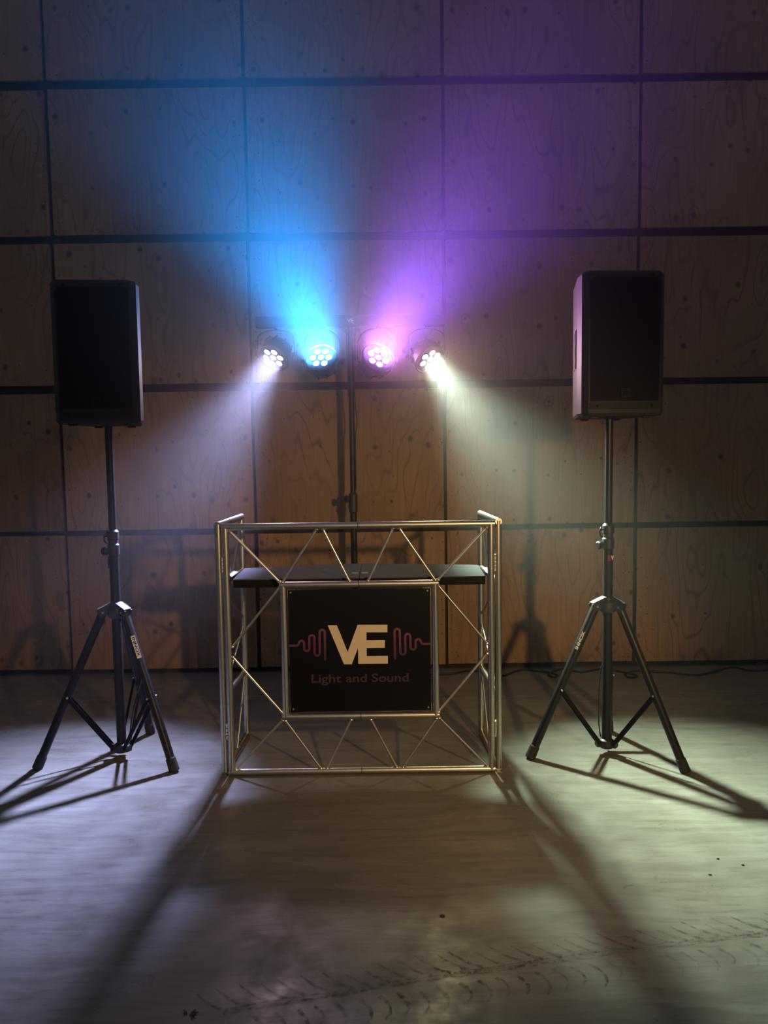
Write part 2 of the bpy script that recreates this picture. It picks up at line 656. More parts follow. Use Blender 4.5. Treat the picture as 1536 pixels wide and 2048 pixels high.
for j in range(5):
    for i in range(7):
        cx = (SEAMS_X[i] + SEAMS_X[i + 1]) / 2 + rng.uniform(-.003, .003)
        cz = (ROWS_Z[j] + ROWS_Z[j + 1]) / 2 + rng.uniform(-.004, .004) + (0.012 if j == 0 else 0)
        p = bpy.data.objects.new('panel', panel_me)
        COL.objects.link(p)
        p.parent = wall
        p.location = (cx, WALL_Y + PT / 2 + rng.uniform(0, 0.006), cz)
        p.rotation_euler = (0, R(rng.uniform(-.12, .12)), 0)
        q = bpy.data.objects.new('nail_heads', nail_me[(i * 3 + j * 2) % 5])
        COL.objects.link(q)
        q.parent = p
        q['kind'] = 'stuff'
# studs behind the vertical seams carry the panels
for i in range(8):
    MB().box((SEAMS_X[i], WALL_Y + 0.038, 2.32), (0.09, 0.024, 4.6)).build('stud', M['backing'], wall)

# ------------------------------------------------------------------ black cable along the wall
cab_pts = [(0.10, 4.60), (0.22, 4.63), (0.319, 4.619), (0.431, 4.624), (0.535, 4.68), (0.611, 4.658), (0.74, 4.566), (0.835, 4.65), (0.908, 4.685), (0.979, 4.651),
           (1.051, 4.615), (1.085, 4.56), (1.06, 4.519), (1.030, 4.562), (1.092, 4.655), (1.16, 4.69), (1.203, 4.651), (1.258, 4.615), (1.387, 4.675),
           (1.484, 4.626), (1.545, 4.569), (1.573, 4.515), (1.523, 4.486), (1.505, 4.539), (1.565, 4.611), (1.656, 4.617), (1.80, 4.578), (1.933, 4.518),
           (2.048, 4.565), (2.242, 4.677), (2.31, 4.600), (2.432, 4.60), (2.7, 4.62), (3.1, 4.55)]


def smooth_path(pts, k=5):
    pts = [Vector(p) for p in pts]
    out = []
    for i in range(len(pts) - 1):
        p0, p1, p2, p3 = pts[max(i - 1, 0)], pts[i], pts[i + 1], pts[min(i + 2, len(pts) - 1)]
        for s in range(k):
            t = s / k
            out.append(0.5 * ((2 * p1) + (p2 - p0) * t + (2 * p0 - 5 * p1 + 4 * p2 - p3) * t * t + (3 * p1 - p0 - 3 * p2 + p3) * t ** 3))
    out.append(pts[-1])
    return out


cb = MB().path(smooth_path([(x, y, 0.0062) for x, y in cab_pts]), 0.006, 8).build('power_cable', M['cable'])
tag(cb, 'black power cable with two small loops lying along the foot of the plywood wall', 'cable')

# ------------------------------------------------------------------ DJ booth
BX, BY = -0.107, 3.165
TR = 0.0150
booth = thing('dj_booth', 'aluminium truss booth with a black sign panel in front', 'dj booth', (BX, BY, 0))


def W(x, z, y=0.0):
    return Vector((BX + x, BY + y, z))


ZT, ZB = 1.100, 0.0155
XP = 0.571
SX, SZT, SZB = 0.328, 0.845, 0.262


def rail(name, a, b, r=TR, mat='alu'):
    return MB().tube(a, b, r, n=20).build(name, M[mat], booth)


for s in (-1, 1):
    rail('top_rail', W(0.0015 * s, ZT), W(s * (XP + TR), ZT))
    rail('bottom_rail', W(0.0015 * s, ZB), W(s * (XP + TR), ZB))
    rail('corner_post', W(s * XP, ZB), W(s * XP, ZT))
    rail('sign_frame_rail', W(0.0015 * s, SZT), W(s * (SX + TR), SZT))
    rail('sign_frame_rail', W(0.0015 * s, SZB), W(s * (SX + TR), SZB))
    rail('sign_frame_post', W(s * SX, SZB), W(s * SX, SZT))
    # dark joint rings where the two halves meet
    for z in (ZT, SZT, SZB, ZB):
        if s == 1:
            rail('joint_sleeve', W(-0.004, z), W(0.004, z), TR - 0.0012, 'black')
    rods = [((0.553, 1.083), (0.342, 0.860)), ((0.178, 1.086), (0.330, 0.858)), ((0.150, 1.086), (0.040, 0.858)),
            ((0.340, 0.838), (0.553, 0.578)), ((0.553, 0.533), (0.340, 0.276)),
            ((0.343, 0.248), (0.553, 0.028)), ((0.331, 0.246), (0.181, 0.029)), ((0.043, 0.246), (0.153, 0.029))]
    for (x0, z0), (x1, z1) in rods:
        r_ = MB().tube(W(s * x0, z0), W(s * x1, z1), 0.0058, n=12).build('brace_rod', M['alu_thin'], booth)
        for xx, zz in ((x0, z0), (x1, z1)):
            MB().sphere(W(s * xx, zz), 0.0095, 6, (1.1, 1, 0.8)).build('weld', M['weld'], r_)
    # side frame folded back from the front corner
    xf, xb = s * 0.604, s * 0.585
    yf, yb = 0.012, 0.44

    def S(t, z):
        return W(xf + (xb - xf) * t, z, yf + (yb - yf) * t)
    rail('side_post', S(0, ZB - 0.0003), S(0, ZT + 0.012))
    rail('side_post', S(1, ZB - 0.0003), S(1, ZT + 0.006))
    rail('side_top_rail', S(-0.03, ZT + 0.008), S(1.03, ZT + 0.008))
    rail('side_bottom_rail', S(0, ZB), S(1.0, ZB))
    rail('side_cross_rail', S(0, 0.845), S(1, 0.845))
    rail('side_cross_rail', S(0, 0.345), S(1, 0.345))
    for (t0, z0), (t1, z1) in (((0.05, 1.09), (0.48, 0.86)), ((0.52, 0.86), (0.95, 1.09)), ((0.05, 0.83), (0.94, 0.62)),
                               ((0.94, 0.57), (0.05, 0.36)), ((0.05, 0.33), (0.48, 0.03)), ((0.52, 0.03), (0.95, 0.33))):
        MB().tube(S(t0, z0), S(t1, z1), 0.0055, n=10).build('brace_rod', M['alu_thin'], booth)
    # hinges between front and side frames
    for z in (0.935, 0.20):
        h = MB()
        for k in range(4):
            h.tube(W(s * 0.5875, z + k * 0.016 - 0.03, -0.004), W(s * 0.5875, z + k * 0.016 - 0.017, -0.004), 0.0062, n=10)
        h.box(W(s * 0.5875, z - 0.004, 0.004), (0.026, 0.004, 0.075))
        h.build('hinge', M['steel'], booth)
    # bent plate that carries the shelf
    b_ = MB()
    b_.box(S(0.42, 0.872), (0.050, 0.13, 0.0035), Matrix.Rotation(R(-18 * s), 3, 'Y'))
    b_.build('shelf_bracket', M['paper'], booth)

# sign board
sign = MB().bbox(W(0, 0.5535, 0.004), (0.614, 0.008, 0.541), 0.0012).build('sign_panel', M['sign'], booth, 'black board with gold letters and plum sound wave')
for s in (-1, 1):
    for z, zs in ((0.8245, -1), (0.2825, 1)):
        # bright corner angles that hold the board
        a = MB()
        a.box(W(s * 0.3085, z + zs * 0.016, -0.001), (0.0025, 0.012, 0.036))
        a.box(W(s * 0.2925, z - zs * 0.0012, -0.001), (0.036, 0.012, 0.0025))
        a.build('corner_angle', M['weld'], booth)
        bt = MB().lathe([(0.0, 0.0030), (0.0030, 0.0026), (0.0046, 0.001), (0.0048, 0.0)], W(s * 0.296, z + zs * 0.013, 0.0), (0, -1, 0), 12)
        bt.build('bolt', M['steel'], sign)

SG_W, SG_H, SG_X0, SG_Z1 = 0.612, 0.539, -0.306, 0.823


def sgn(x, y):
    """sign layout units (measured on the board) -> board metres"""
    s_ = (x - 80 - 15 * (y - 97) / 1171) / 1359
    t_ = (y - 97 + 14 * s_) / 1171.5
    return SG_X0 + s_ * SG_W, SG_Z1 - t_ * SG_H


def on_sign(u, v, h):
    return W(u, v, -h)


VE = [(457, 433), (545, 433), (648, 690), (745, 430), (1032, 430), (1032, 502), (830, 502), (830, 578), (1007, 577), (1007, 650), (830, 652), (832, 730),
      (1036, 729), (1036, 803), (750, 805), (748, 652), (687, 808), (612, 808)]
MB().prism([sgn(*p) for p in VE], on_sign, -0.0002, 0.0015).build('lettering', M['gold'], sign, 'two large gold letters')


def stroke(pts, w, mapf, h0, h1):
    mb = MB()
    pts = [Vector((p[0], p[1])) for p in pts]
    L, Rr = [], []
    n = len(pts)
    for i, p in enumerate(pts):
        d = (pts[min(i + 1, n - 1)] - pts[max(i - 1, 0)]).normalized()
        nn = Vector((-d.y, d.x))
        L.append(p + nn * w / 2)
        Rr.append(p - nn * w / 2)
    for i in range(n - 1):
        q = [L[i], L[i + 1], Rr[i + 1], Rr[i]]
        mb.prism([(a.x, a.y) for a in q], mapf, h0, h1)
    return mb


def wave_points():
    xs = [178, 228, 278, 328, 378, 429]
    r = 25.0
    pts = [(86, 628), (120, 628), (152, 628), (165, 625), (173, 617), (178, 606)]
    tops = [605, 655, 552, 700, 502]        # y of arc centres
    for k, yc in enumerate(tops):
        up = (k % 2 == 0)
        for q in range(0, 9):
            a = PI - PI * q / 8
            pts.append(((xs[k] + xs[k + 1]) / 2 + r * math.cos(a), yc - (r * math.sin(a) if up else -r * math.sin(a))))
    pts.append((429, 640))
    pts.append((430, 772))
    return [sgn(*p) for p in pts]


wp = wave_points()
stroke(wp, 0.0098, on_sign, -0.0002, 0.0012).build('sound_wave', M['wave'], sign, 'plum printed sound wave')
stroke([(-x, z) for x, z in wp], 0.0098, on_sign, -0.0002, 0.0012).build('sound_wave', M['wave'], sign, 'plum printed sound wave')
for word, wx0, wx1 in (('Light', 297, 585), ('and', 630, 832), ('Sound', 880, 1237)):
    (ua, za_), (ub, zb_) = sgn(wx0, 989), sgn(wx1, 983)
    text_mb(word, W((ua + ub) / 2, 0.4135, -0.0006), (1, 0, 0), (0, 0, 1), width=ub - ua, height=0.0365, depth=0.0006, bold=0.016).build('lettering', M['plum'], sign, 'plum lettering')

# ------------------------------------------------------------------ shelf in the booth
shelf = thing('shelf_board', 'dark carpeted two-part shelf lying inside the truss booth', 'shelf', (BX, BY + 0.25, 0.828))
for s in (-1, 1):
    poly = [(0.0012, 0.045), (0.552, 0.045), (0.563, 0.36), (0.556, 0.372), (0.0012, 0.475)]
    MB().prism([(s * u, v) for u, v in poly], lambda u, v, h: W(u, h, v), 0.862, 0.866).build('carpet', M['carpet'], shelf)
    MB().prism([(s * u, v) for u, v in poly], lambda u, v, h: W(u, h, v), 0.828, 0.8617).build('board', M['shelfedge'], shelf)
    hp = MB().box(W(s * 0.022, 0.8672, 0.17), (0.030, 0.030, 0.0022))
    hp.build('hinge', M['steel'], shelf)

# ------------------------------------------------------------------ speaker stands


def speaker_stand(loc, feet, label, brand_leg, mirror, sticker):
    t = thing('speaker_stand', label, 'speaker stand', (loc[0], loc[1], 0), 'tripod stands under the loudspeakers')
    C = Vector((loc[0], loc[1], 0))

    def P(x, y, z):
        return C + Vector((x, y, z))
    MB().tube(P(0, 0, 0.045), P(0, 0, 0.985), 0.0215, n=24).build('column', M['black'], t)
    MB().tube(P(0, 0, 0.90), P(0, 0, 1.5465), 0.0172, n=24).build('upper_pole', M['black'], t)
    MB().lathe([(0, 0.03), (0.030, 0.03), (0.032, 0.040), (0.032, 0.066), (0.023, 0.072), (0, 0.072)], C, (0, 0, 1), 20).build('foot_collar', M['blackpl'], t)
    # top clutch and clamp
    MB().lathe([(0.0185, 0.955), (0.0265, 0.962), (0.0268, 1.005), (0.0222, 1.012), (0.0222, 1.028), (0.0262, 1.034), (0.0262, 1.066), (0.0195, 1.074), (0.018, 1.076)], C, (0, 0, 1), 22).build('height_clutch', M['blackpl'], t)
    m = mirror
    kd = Vector((-0.92, -0.35, -0.12)).normalized() if m else Vector((-0.60, -0.8, -0.1)).normalized()
    kn = MB()
    kn.tube(P(0, 0, 0.985) + kd * 0.018, P(0, 0, 0.985) + kd * 0.040, 0.007, n=10)
    kc = P(0, 0, 0.985) + kd * 0.036
    kn.lathe([(0.0, 0.0), (0.016, 0.0), (0.020, 0.006), (0.020, 0.017), (0.014, 0.022), (0, 0.022)], kc, kd, 8, False)
    kn.build('clamp_knob', M['blackpl'], t)
    pin = MB()
    pb = P(0, 0, 1.052) + kd * 0.02
    pin.tube(pb, pb + kd * 0.020, 0.0035, n=8)
    pin.path(smooth_path([pb + kd * 0.018 + Vector((0, 0, 0.012)), pb + kd * 0.026, pb + kd * 0.024 + Vector((0, 0, -0.022)), pb + kd * 0.012 + Vector((0, 0, -0.034))], 4), 0.0038, 8)
    pin.build('safety_pin', M['black'], t)
    lc = MB().tube(P(-0.019, -0.012, 0.955) if m else P(-0.020, -0.010, 0.955), P(-0.021, -0.012, 0.83) if m else P(-0.022, -0.010, 0.90), 0.0045, n=8)
    lc.build('pin_strap', M['cable'], t)
    # hub with one ear for each leg
    hub = MB().lathe([(0.0205, 0.742), (0.026, 0.738), (0.030, 0.728), (0.041, 0.716), (0.043, 0.690), (0.034, 0.672), (0.0225, 0.664)], C, (0, 0, 1), 24)
    hub_o = hub.build('hub', M['blackpl'], t)
    for k, f in enumerate(feet):
        F = Vector((f[0], f[1], 0.0))
        d = (F - C)
        d.z = 0
        L = d.length
        d.normalize()
        side = Vector((-d.y, d.x, 0))
        top = P(0, 0, 0.694) + d * 0.058
        foot = F + Vector((0, 0, 0.020))
        ear = MB()
        for sg in (-1, 1):
            ear.bar(P(0, 0, 0.716) + d * 0.020 + side * (sg * 0.018), P(0, 0, 0.690) + d * 0.076 + side * (sg * 0.018), 0.036, 0.004, (0, 0, 1))
        ear.bar(P(0, 0, 0.738) + d * 0.018, P(0, 0, 0.712) + d * 0.078, 0.040, 0.004, side)
        ear.build('leg_ear', M['blackpl'], hub_o)
        MB().tube(top + Vector((0, 0, 0.004)) - side * 0.024, top + Vector((0, 0, 0.004)) + side * 0.024, 0.005, n=8).build('hub_bolt', M['steel'], hub_o)
        ld = (foot - top).normalized()
        leg = MB().tube(top, foot, 0.0190, n=18).build('leg', M['black'], t)
        tip = F + Vector((0, 0, 0.001))
        ft = MB()
        ft.lathe([(0.0192, 0.0), (0.0222, 0.005), (0.0230, 0.040), (0.0240, 0.058), (0.022, 0.062), (0, 0.062)], foot - ld * 0.044, ld, 18)
        # the sole stays above the floor
        for i, p in enumerate(ft.v):
            if p.z < 0.0006:
                ft.v[i] = Vector((p.x, p.y, 0.0006))
        ft.build('rubber_foot', M['rubber'], leg)
        # brace from the leg to the foot collar, a pair of flat bars
        tl = 0.555
        q = top.lerp(foot, tl)
        c0 = P(0, 0, 0.052) + d * 0.036
        br = MB()
        offs = (-0.021, 0.021)
        for sg in offs:
            br.bar(q + side * sg, c0 + side * sg, 0.018, 0.004, d.cross(side))
        for sg in offs:
            br.bar(q + side * sg, c0 + side * sg, 0.004, 0.018, side)
        br.build('brace', M['black'], t)
        MB().tube(q - side * 0.028, q + side * 0.028, 0.0050, n=8).build('brace_bolt', M['steel'], leg)
        cl = MB().bbox(P(0, 0, 0.052) + d * 0.034, (0.034, 0.034, 0.030), 0.004, Matrix.Rotation(math.atan2(d.y, d.x), 3, 'Z'))
        cl.build('collar_ear', M['blackpl'], t)
        if k == brand_leg:
            # white print on the face of the leg that looks at the camera
            nv = Vector((0, -1, 0)) if not m else Vector((-0.55, -1, 0.25))
            nv = (nv - ld * nv.dot(ld)).normalized()
            p0 = top.lerp(foot, 0.155)
            p1 = top.lerp(foot, 0.30)
            if not m:
                nv2 = (nv + ld.cross(nv) * 0.55 * (1 if ld.cross(nv).x > 0 else -1)).normalized()
                pl = MB().bar(p0 + nv2 * 0.0191, p1 + nv2 * 0.0191, 0.0195, 0.0012, ld.cross(nv2))
                pl.build('brand_plate', M['white'], leg)
                text_mb('INNOX', (p0 + p1) / 2 + nv2 * 0.0201 - nv2.cross(ld) * 0.0058, ld, nv2.cross(ld), width=0.092, height=0.0125, depth=0.0004, bold=0.03).build('lettering', M['rubber'], leg, 'black letters on white')
            else:
                text_mb('INNOX', (p0 + p1) / 2 + nv * 0.0191 - (nv.cross(-ld)) * 0.0065, -ld, nv.cross(-ld), width=0.088, height=0.013, depth=0.0008, bold=0.03).build('lettering', M['white'], leg, 'white lettering')
    if sticker:
        sk = MB().lathe([(0.0218, 0.906), (0.0219, 0.932)], C, (0, 0, 1), 24)
        # keep only the arc that faces right and forward
        sk.f = [f for f in sk.f if all(((sk.v[i] - C).y < 0.006 and (sk.v[i] - C).x > -0.006) for i in f)]
        sk.s = [True] * len(sk.f)
        sk.build('sticker', M['red'], t, 'small red sticker with a white letter')
        text_mb('V', P(0.0150, -0.0166, 0.9115), (0.72, 0.62, 0), (0, 0, 1), height=0.0175, depth=0.0006, bold=0.03).build('lettering', M['white'], t)
    return t


stL = speaker_stand((-1.240, 3.385), [(-1.577, 3.267), (-0.953, 3.219), (-1.200, 3.676)],
                    'black tripod speaker stand left of the booth, white name plate on its right leg', 1, False, False)
stR = speaker_stand((1.026, 3.350), [(0.668, 3.303), (1.299, 3.130), (1.118, 3.617)],
                    'black tripod speaker stand right of the booth, with a small red sticker on its column', 0, True, True)

# speaker cable down the left stand
MB().path(smooth_path([(-1.225, 3.412, 0.66), (-1.20, 3.45, 0.55), (-1.17, 3.52, 0.42), (-1.175, 3.53, 0.36), (-1.205, 3.46, 0.20), (-1.215, 3.42, 0.08)], 6), 0.0035, 6).build('speaker_cable', M['cable'], stL)
MB().path(smooth_path([(1.020, 3.374, 0.44), (1.000, 3.374, 0.36), (0.996, 3.374, 0.16), (1.006, 3.374, 0.07)], 6), 0.003, 6).build('speaker_cable', M['cable'], stR)
MB().path(smooth_path([(1.030, 3.374, 0.40), (1.052, 3.374, 0.33), (1.053, 3.374, 0.16), (1.044, 3.374, 0.07)], 6), 0.0018, 6).build('speaker_cable', M['cable'], stR)

# ------------------------------------------------------------------ loudspeakers


def loudspeaker(pole, yaw, label):
    z0, z1 = 1.553, 2.160
    t = thing('loudspeaker', label, 'loudspeaker', (pole[0], pole[1], z0), 'loudspeakers on the tripod stands')
    rot = Matrix.Rotation(R(yaw), 3, 'Z')
    base = Vector((pole[0], pole[1], 0))
    YF = -0.178

    def Q(u, v, h):
        return base + rot @ Vector((u, v, 0)) + Vector((0, 0, h))
    w = 0.178
    full = [(-w + 0.022, YF), (w - 0.022, YF), (w, YF + 0.026), (w, YF + 0.085), (0.118, YF + 0.335), (0.095, YF + 0.350), (-0.095, YF + 0.350), (-0.118, YF + 0.335), (-w, YF + 0.085), (-w, YF + 0.026)]
    e0, e1 = 0.16, 0.74                     # handle recess along the tapered flank

    def flank(t_, s, inn=0.0):
        a, b = Vector((s * w, YF + 0.085)), Vector((s * 0.118, YF + 0.335))
        n_ = Vector((-s * 0.972, -0.233))
        p = a.lerp(b, t_) + n_ * inn
        return (p.x, p.y)
    notch = [(-w + 0.022, YF), (w - 0.022, YF), (w, YF + 0.026), (w, YF + 0.085), flank(e0, 1), flank(e0 + 0.06, 1, 0.035), flank(e1 - 0.06, 1, 0.035), flank(e1, 1), (0.118, YF + 0.335), (0.095, YF + 0.350),
             (-0.095, YF + 0.350), (-0.118, YF + 0.335), flank(e1, -1), flank(e1 - 0.06, -1, 0.035), flank(e0 + 0.06, -1, 0.035), flank(e0, -1), (-w, YF + 0.085), (-w, YF + 0.026)]

    def shrink(poly, k):
        return [(u * k, (v - YF) * k + YF + (1 - k) * 0.17) for u, v in poly]
    cab = MB()
    za, zb = z0 + 0.215, z0 + 0.385
    cab.prism(full, Q, z0 + 0.012, za)
    cab.prism(notch, Q, za, zb)
    cab.prism(full, Q, zb, z1 - 0.012)
    # chamfered top and bottom caps
    for zc, zd in ((z1 - 0.012, z1), (z0 + 0.012, z0)):
        sm = shrink(full, 0.955)
        n = len(full)
        va = [Q(u, v, zc) for u, v in full]
        vb = [Q(u, v, zd) for u, v in sm]
        cab.add(va + vb, [(i, (i + 1) % n, n + (i + 1) % n, n + i) for i in range(n)])
        cab.add(vb, [list(range(n))])
    cab.build('cabinet', M['cab'], t)
    for s in (-1, 1):
        a, b = flank(0.45, s, 0.006), flank(0.45, s, 0.006)
        MB().tube(Q(a[0], a[1], za - 0.004), Q(b[0], b[1], zb + 0.004), 0.009, n=10).build('handle', M['blackpl'], t)
    g = MB()
    gp = [(-0.148, z0 + 0.062), (0.148, z0 + 0.062), (0.150, z0 + 0.560), (0.138, z0 + 0.578), (-0.138, z0 + 0.578), (-0.150, z0 + 0.560)]
    g.prism(gp, lambda u, v, h: Q(u, YF - h - 0.004 * (1 - (u / 0.15) ** 2), v), -0.004, 0.004)
    g.build('grille', M['grille'], t)
    # lower trim strip with two screws
    MB().bbox(Q(0, YF - 0.001, z0 + 0.042), (0.300, 0.006, 0.026), 0.001, rot).build('trim_strip', M['badge'], t)
    for s in (-1, 1):
        MB().lathe([(0.0, 0.004), (0.004, 0.0035), (0.0058, 0.0)], Q(s * 0.118, YF - 0.0035, z0 + 0.042), rot @ Vector((0, -1, 0)), 12).build('screw', M['grille'], t)
        MB().lathe([(0.0, 0.004), (0.004, 0.0035), (0.0058, 0.0)], Q(s * 0.118, YF - 0.0005, z0 + 0.587), rot @ Vector((0, -1, 0)), 12).build('screw', M['grille'], t)
    bd = MB().bbox(Q(0.0, YF - 0.0095, z0 + 0.094), (0.042, 0.004, 0.042), 0.0015, rot).build('badge', M['grille'], t, 'small square maker badge')
    fr = MB()
    for du, dz, sw, sh in ((0, 0.0165, 0.036, 0.003), (0, -0.0165, 0.036, 0.003), (0.0165, 0, 0.003, 0.036), (-0.0165, 0, 0.003, 0.036)):
        fr.box(Q(du, YF - 0.0125, z0 + 0.094 + dz), (sw, 0.0025, sh), rot)
    fr.build('badge_frame', M['badge'], bd)
    arc = [(0.012 * math.cos(a) * 0.95, 0.005 + 0.0055 * math.sin(a)) for a in [PI * k / 10 for k in range(11)]]
    gl = stroke(arc, 0.0028, lambda u, v, h: Q(u, YF - h, z0 + 0.094 + v), 0.011, 0.0135)
    arc2 = [(0.011 * math.cos(a), -0.007 + 0.005 * math.sin(a)) for a in [PI + PI * k / 10 for k in range(11)]]
    gl2 = stroke(arc2, 0.0024, lambda u, v, h: Q(u, YF - h, z0 + 0.094 + v), 0.011, 0.0135)
    gl.add(gl2.v, gl2.f)
    gl.build('badge_emblem', M['badge'], bd)
    for u, v in ((-0.115, YF + 0.05), (0.115, YF + 0.05), (-0.075, YF + 0.30), (0.075, YF + 0.30)):
        MB().bbox(Q(u, v, z0 - 0.003), (0.034, 0.024, 0.010), 0.002, rot).build('foot', M['rubber'], t)
    MB().lathe([(0.030, 0.003), (0.030, 0.0), (0.0265, -0.006), (0.0182, -0.006)], Q(0, 0, z0), (0, 0, 1), 24).build('pole_socket', M['blackpl'], t)
    return t


loudspeaker((-1.240, 3.385), 5.5, 'black loudspeaker left of the light bar, its front a dark bluish black')
loudspeaker((1.026, 3.350), 3.0, 'black loudspeaker right of the light bar, its inner side lit purple and mint')

# ------------------------------------------------------------------ light stand with crossbar
LX, LY = -0.176, 4.45
ls = thing('light_stand', 'black stand with a long crossbar carrying four stage lights behind the booth', 'light stand', (LX, LY, 0))
MB().tube((LX, LY, 0.05), (LX, LY, 1.13), 0.0200, n=20).build('column', M['black'], ls)
MB().tube((LX, LY, 1.08), (LX, LY, 2.165), 0.0165, n=20).build('upper_pole', M['black'], ls)
MB().lathe([(0.0185, 1.055), (0.026, 1.062), (0.026, 1.165), (0.021, 1.175), (0.017, 1.178)], (LX, LY, 0), (0, 0, 1), 20).build('height_clutch', M['blackpl'], ls)
kb = MB().tube((LX - 0.02, LY - 0.004, 1.135), (LX - 0.04, LY - 0.006, 1.135), 0.006, n=8)
kb.lathe([(0, 0), (0.019, 0), (0.023, 0.006), (0.023, 0.014), (0.015, 0.02), (0, 0.02)], (LX - 0.030, LY - 0.012, 1.140), (-0.7, -0.7, 0), 9, False)
kb.path(smooth_path([(LX - 0.030, LY - 0.01, 1.105), (LX - 0.026, LY - 0.01, 1.085), (LX - 0.014, LY - 0.012, 1.075)], 4), 0.003, 6)
kb.build('clamp_knob', M['blackpl'], ls)
MB().lathe([(0.0205, 0.44), (0.032, 0.43), (0.038, 0.40), (0.030, 0.375), (0.0205, 0.37)], (LX, LY, 0), (0, 0, 1), 20).build('hub', M['blackpl'], ls)
MB().lathe([(0, 0.028), (0.029, 0.028), (0.029, 0.062), (0.021, 0.066)], (LX, LY, 0), (0, 0, 1), 18).build('foot_collar', M['blackpl'], ls)
for a in (-90, 35, 145):
    d = Vector((math.cos(R(a)), math.sin(R(a)), 0))
    top = Vector((LX, LY, 0.40)) + d * 0.035
    ft = Vector((LX, LY, 0.014)) + d * 0.34
    lg = MB().tube(top, ft, 0.012, n=12).build('leg', M['black'], ls)
    MB().sphere(ft + Vector((0, 0, 0.002)), 0.0158, 8).build('rubber_foot', M['rubber'], lg)
    MB().bar(top.lerp(ft, 0.5), Vector((LX, LY, 0.048)) + d * 0.028, 0.016, 0.005, d.cross(Vector((0, 0, 1)))).build('brace', M['black'], ls)
BARX0, BARX1, BARZ0, BARZ1 = -0.733, 0.385, 2.158, 2.222
bar = MB().bbox(((BARX0 + BARX1) / 2, LY, (BARZ0 + BARZ1) / 2), (BARX1 - BARX0, 0.060, BARZ1 - BARZ0), 0.003).build('crossbar', M['black'], ls)
text_mb('VE', (LX + 0.002, LY - 0.0305, 2.180), (1, 0, 0), (0, 0, 1), height=0.022, depth=0.0006, bold=0.01).build('lettering', M['white'], bar, 'small pale letters')
for s in (-1, 1):
    MB().prism([(s * 0.012, 2.095), (s * 0.012, 2.158), (s * 0.060, 2.158), (s * 0.052, 2.146), (s * 0.020, 2.112)], lambda u, v, h: Vector((LX + u, LY + h, v)), -0.012, 0.012).build('gusset', M['black'], ls)
MB().path(smooth_path([(LX + 0.024, LY + 0.034, 2.15), (LX + 0.024, LY + 0.024, 2.05), (LX + 0.020, LY + 0.01, 1.9), (LX + 0.020, LY - 0.005, 1.75), (LX + 0.030, LY, 1.60), (LX + 0.020, LY, 1.50), (LX + 0.019, LY, 1.2)], 6), 0.0032, 6).build('light_cable', M['cable'], ls)
MB().path(smooth_path([(LX - 0.024, LY + 0.034, 2.155), (LX - 0.024, LY + 0.026, 2.07), (LX - 0.022, LY + 0.015, 1.98), (LX - 0.019, LY, 1.90), (LX - 0.018, LY, 1.75)], 6), 0.0028, 6).build('light_cable', M['cable'], ls)

# ------------------------------------------------------------------ LED par lights


def par_light(x, zc, aim, ledcol, twist, label, beams):
    """x of the hanging point, aim = unit direction of the beam"""
    C = Vector((x, 4.44, zc)) - Vector(aim).normalized() * 0.047
    C.y = 4.44
    t = thing('par_light', label, 'stage light', (C.x, C.y, C.z), 'LED par lights on the crossbar')
    d = Vector(aim).normalized()
    face = C + d * 0.035
    MB().lathe([(0.0, -0.075), (0.045, -0.075), (0.070, -0.066), (0.088, -0.040), (0.097, 0.0), (0.100, 0.035), (0.100, 0.046), (0.093, 0.048), (0.090, 0.036), (0.0, 0.034)], C, d, 40).build('housing', M['black'], t)
    u, w = MB.frame(d)
    for k in range(10):
        a = 2 * PI * k / 10
        rv = u * math.cos(a) + w * math.sin(a)
        MB().bar(C + rv * 0.084 - d * 0.055, C + rv * 0.097 - d * 0.002, 0.012, 0.006, rv).build('cooling_fin', M['black'], t)
    up = Vector((0, 0, 1))
    u2 = (up - d * up.dot(d)).normalized()
    w2 = d.cross(u2)
    tw = R(twist)
    spots_ = [(0, 0)] + [(0.0475 * math.cos(tw + k * PI / 3), 0.0475 * math.sin(tw + k * PI / 3)) for k in range(6)]
    for a, b in spots_:
        c = face + w2 * a + u2 * b
        MB().lathe([(0.0200, 0.0), (0.0200, 0.010), (0.0185, 0.011)], c, d, 20).build('lens_ring', M['black'], t)
        MB().lathe([(0.0185, 0.008), (0.013, 0.0125), (0.0, 0.0145)], c, d, 20).build('led_lens', ledcol, t)
    # yoke: bent strap from the crossbar round the housing
    yk = MB()
    sx = Vector((1, 0, 0))
    pts = []
    hw = 0.108
    for q in range(13):
        a = PI * q / 12
        pts.append(C + Vector((hw * math.cos(a), 0, 0.06 + (BARZ0 - 0.014 - C.z - 0.06) * math.sin(a) ** 0.6)))
    pts = [C + Vector((hw, 0, -0.02))] + pts + [C + Vector((-hw, 0, -0.02))]
    for a, b in zip(pts[:-1], pts[1:]):
        yk.bar(a, b + (b - a) * 0.08, 0.028, 0.004, (0, 1, 0))
    yk.build('yoke', M['black'], t)
    MB().tube(Vector((C.x, C.y, BARZ0 - 0.013)), Vector((C.x, C.y, BARZ0 - 0.0005)), 0.008, n=10).build('hanging_bolt', M['blackpl'], t)
    for s in (-1, 1):
        MB().lathe([(0, 0.0), (0.015, 0.0), (0.018, 0.005), (0.018, 0.014), (0.0, 0.016)], C + sx * (s * 0.1105), sx * s, 10, False).build('yoke_knob', M['blackpl'], t)
        MB().tube(C + sx * (s * 0.092), C + sx * (s * 0.115), 0.006, n=8).build('pivot', M['blackpl'], t)
    src = C + d * 0.060
    for nm, dd, col, wts, ang, bl in beams:
        dv = Vector(dd).normalized()
        beam_light(nm, src, src + dv, col, wts, ang, bl, t)
    return t


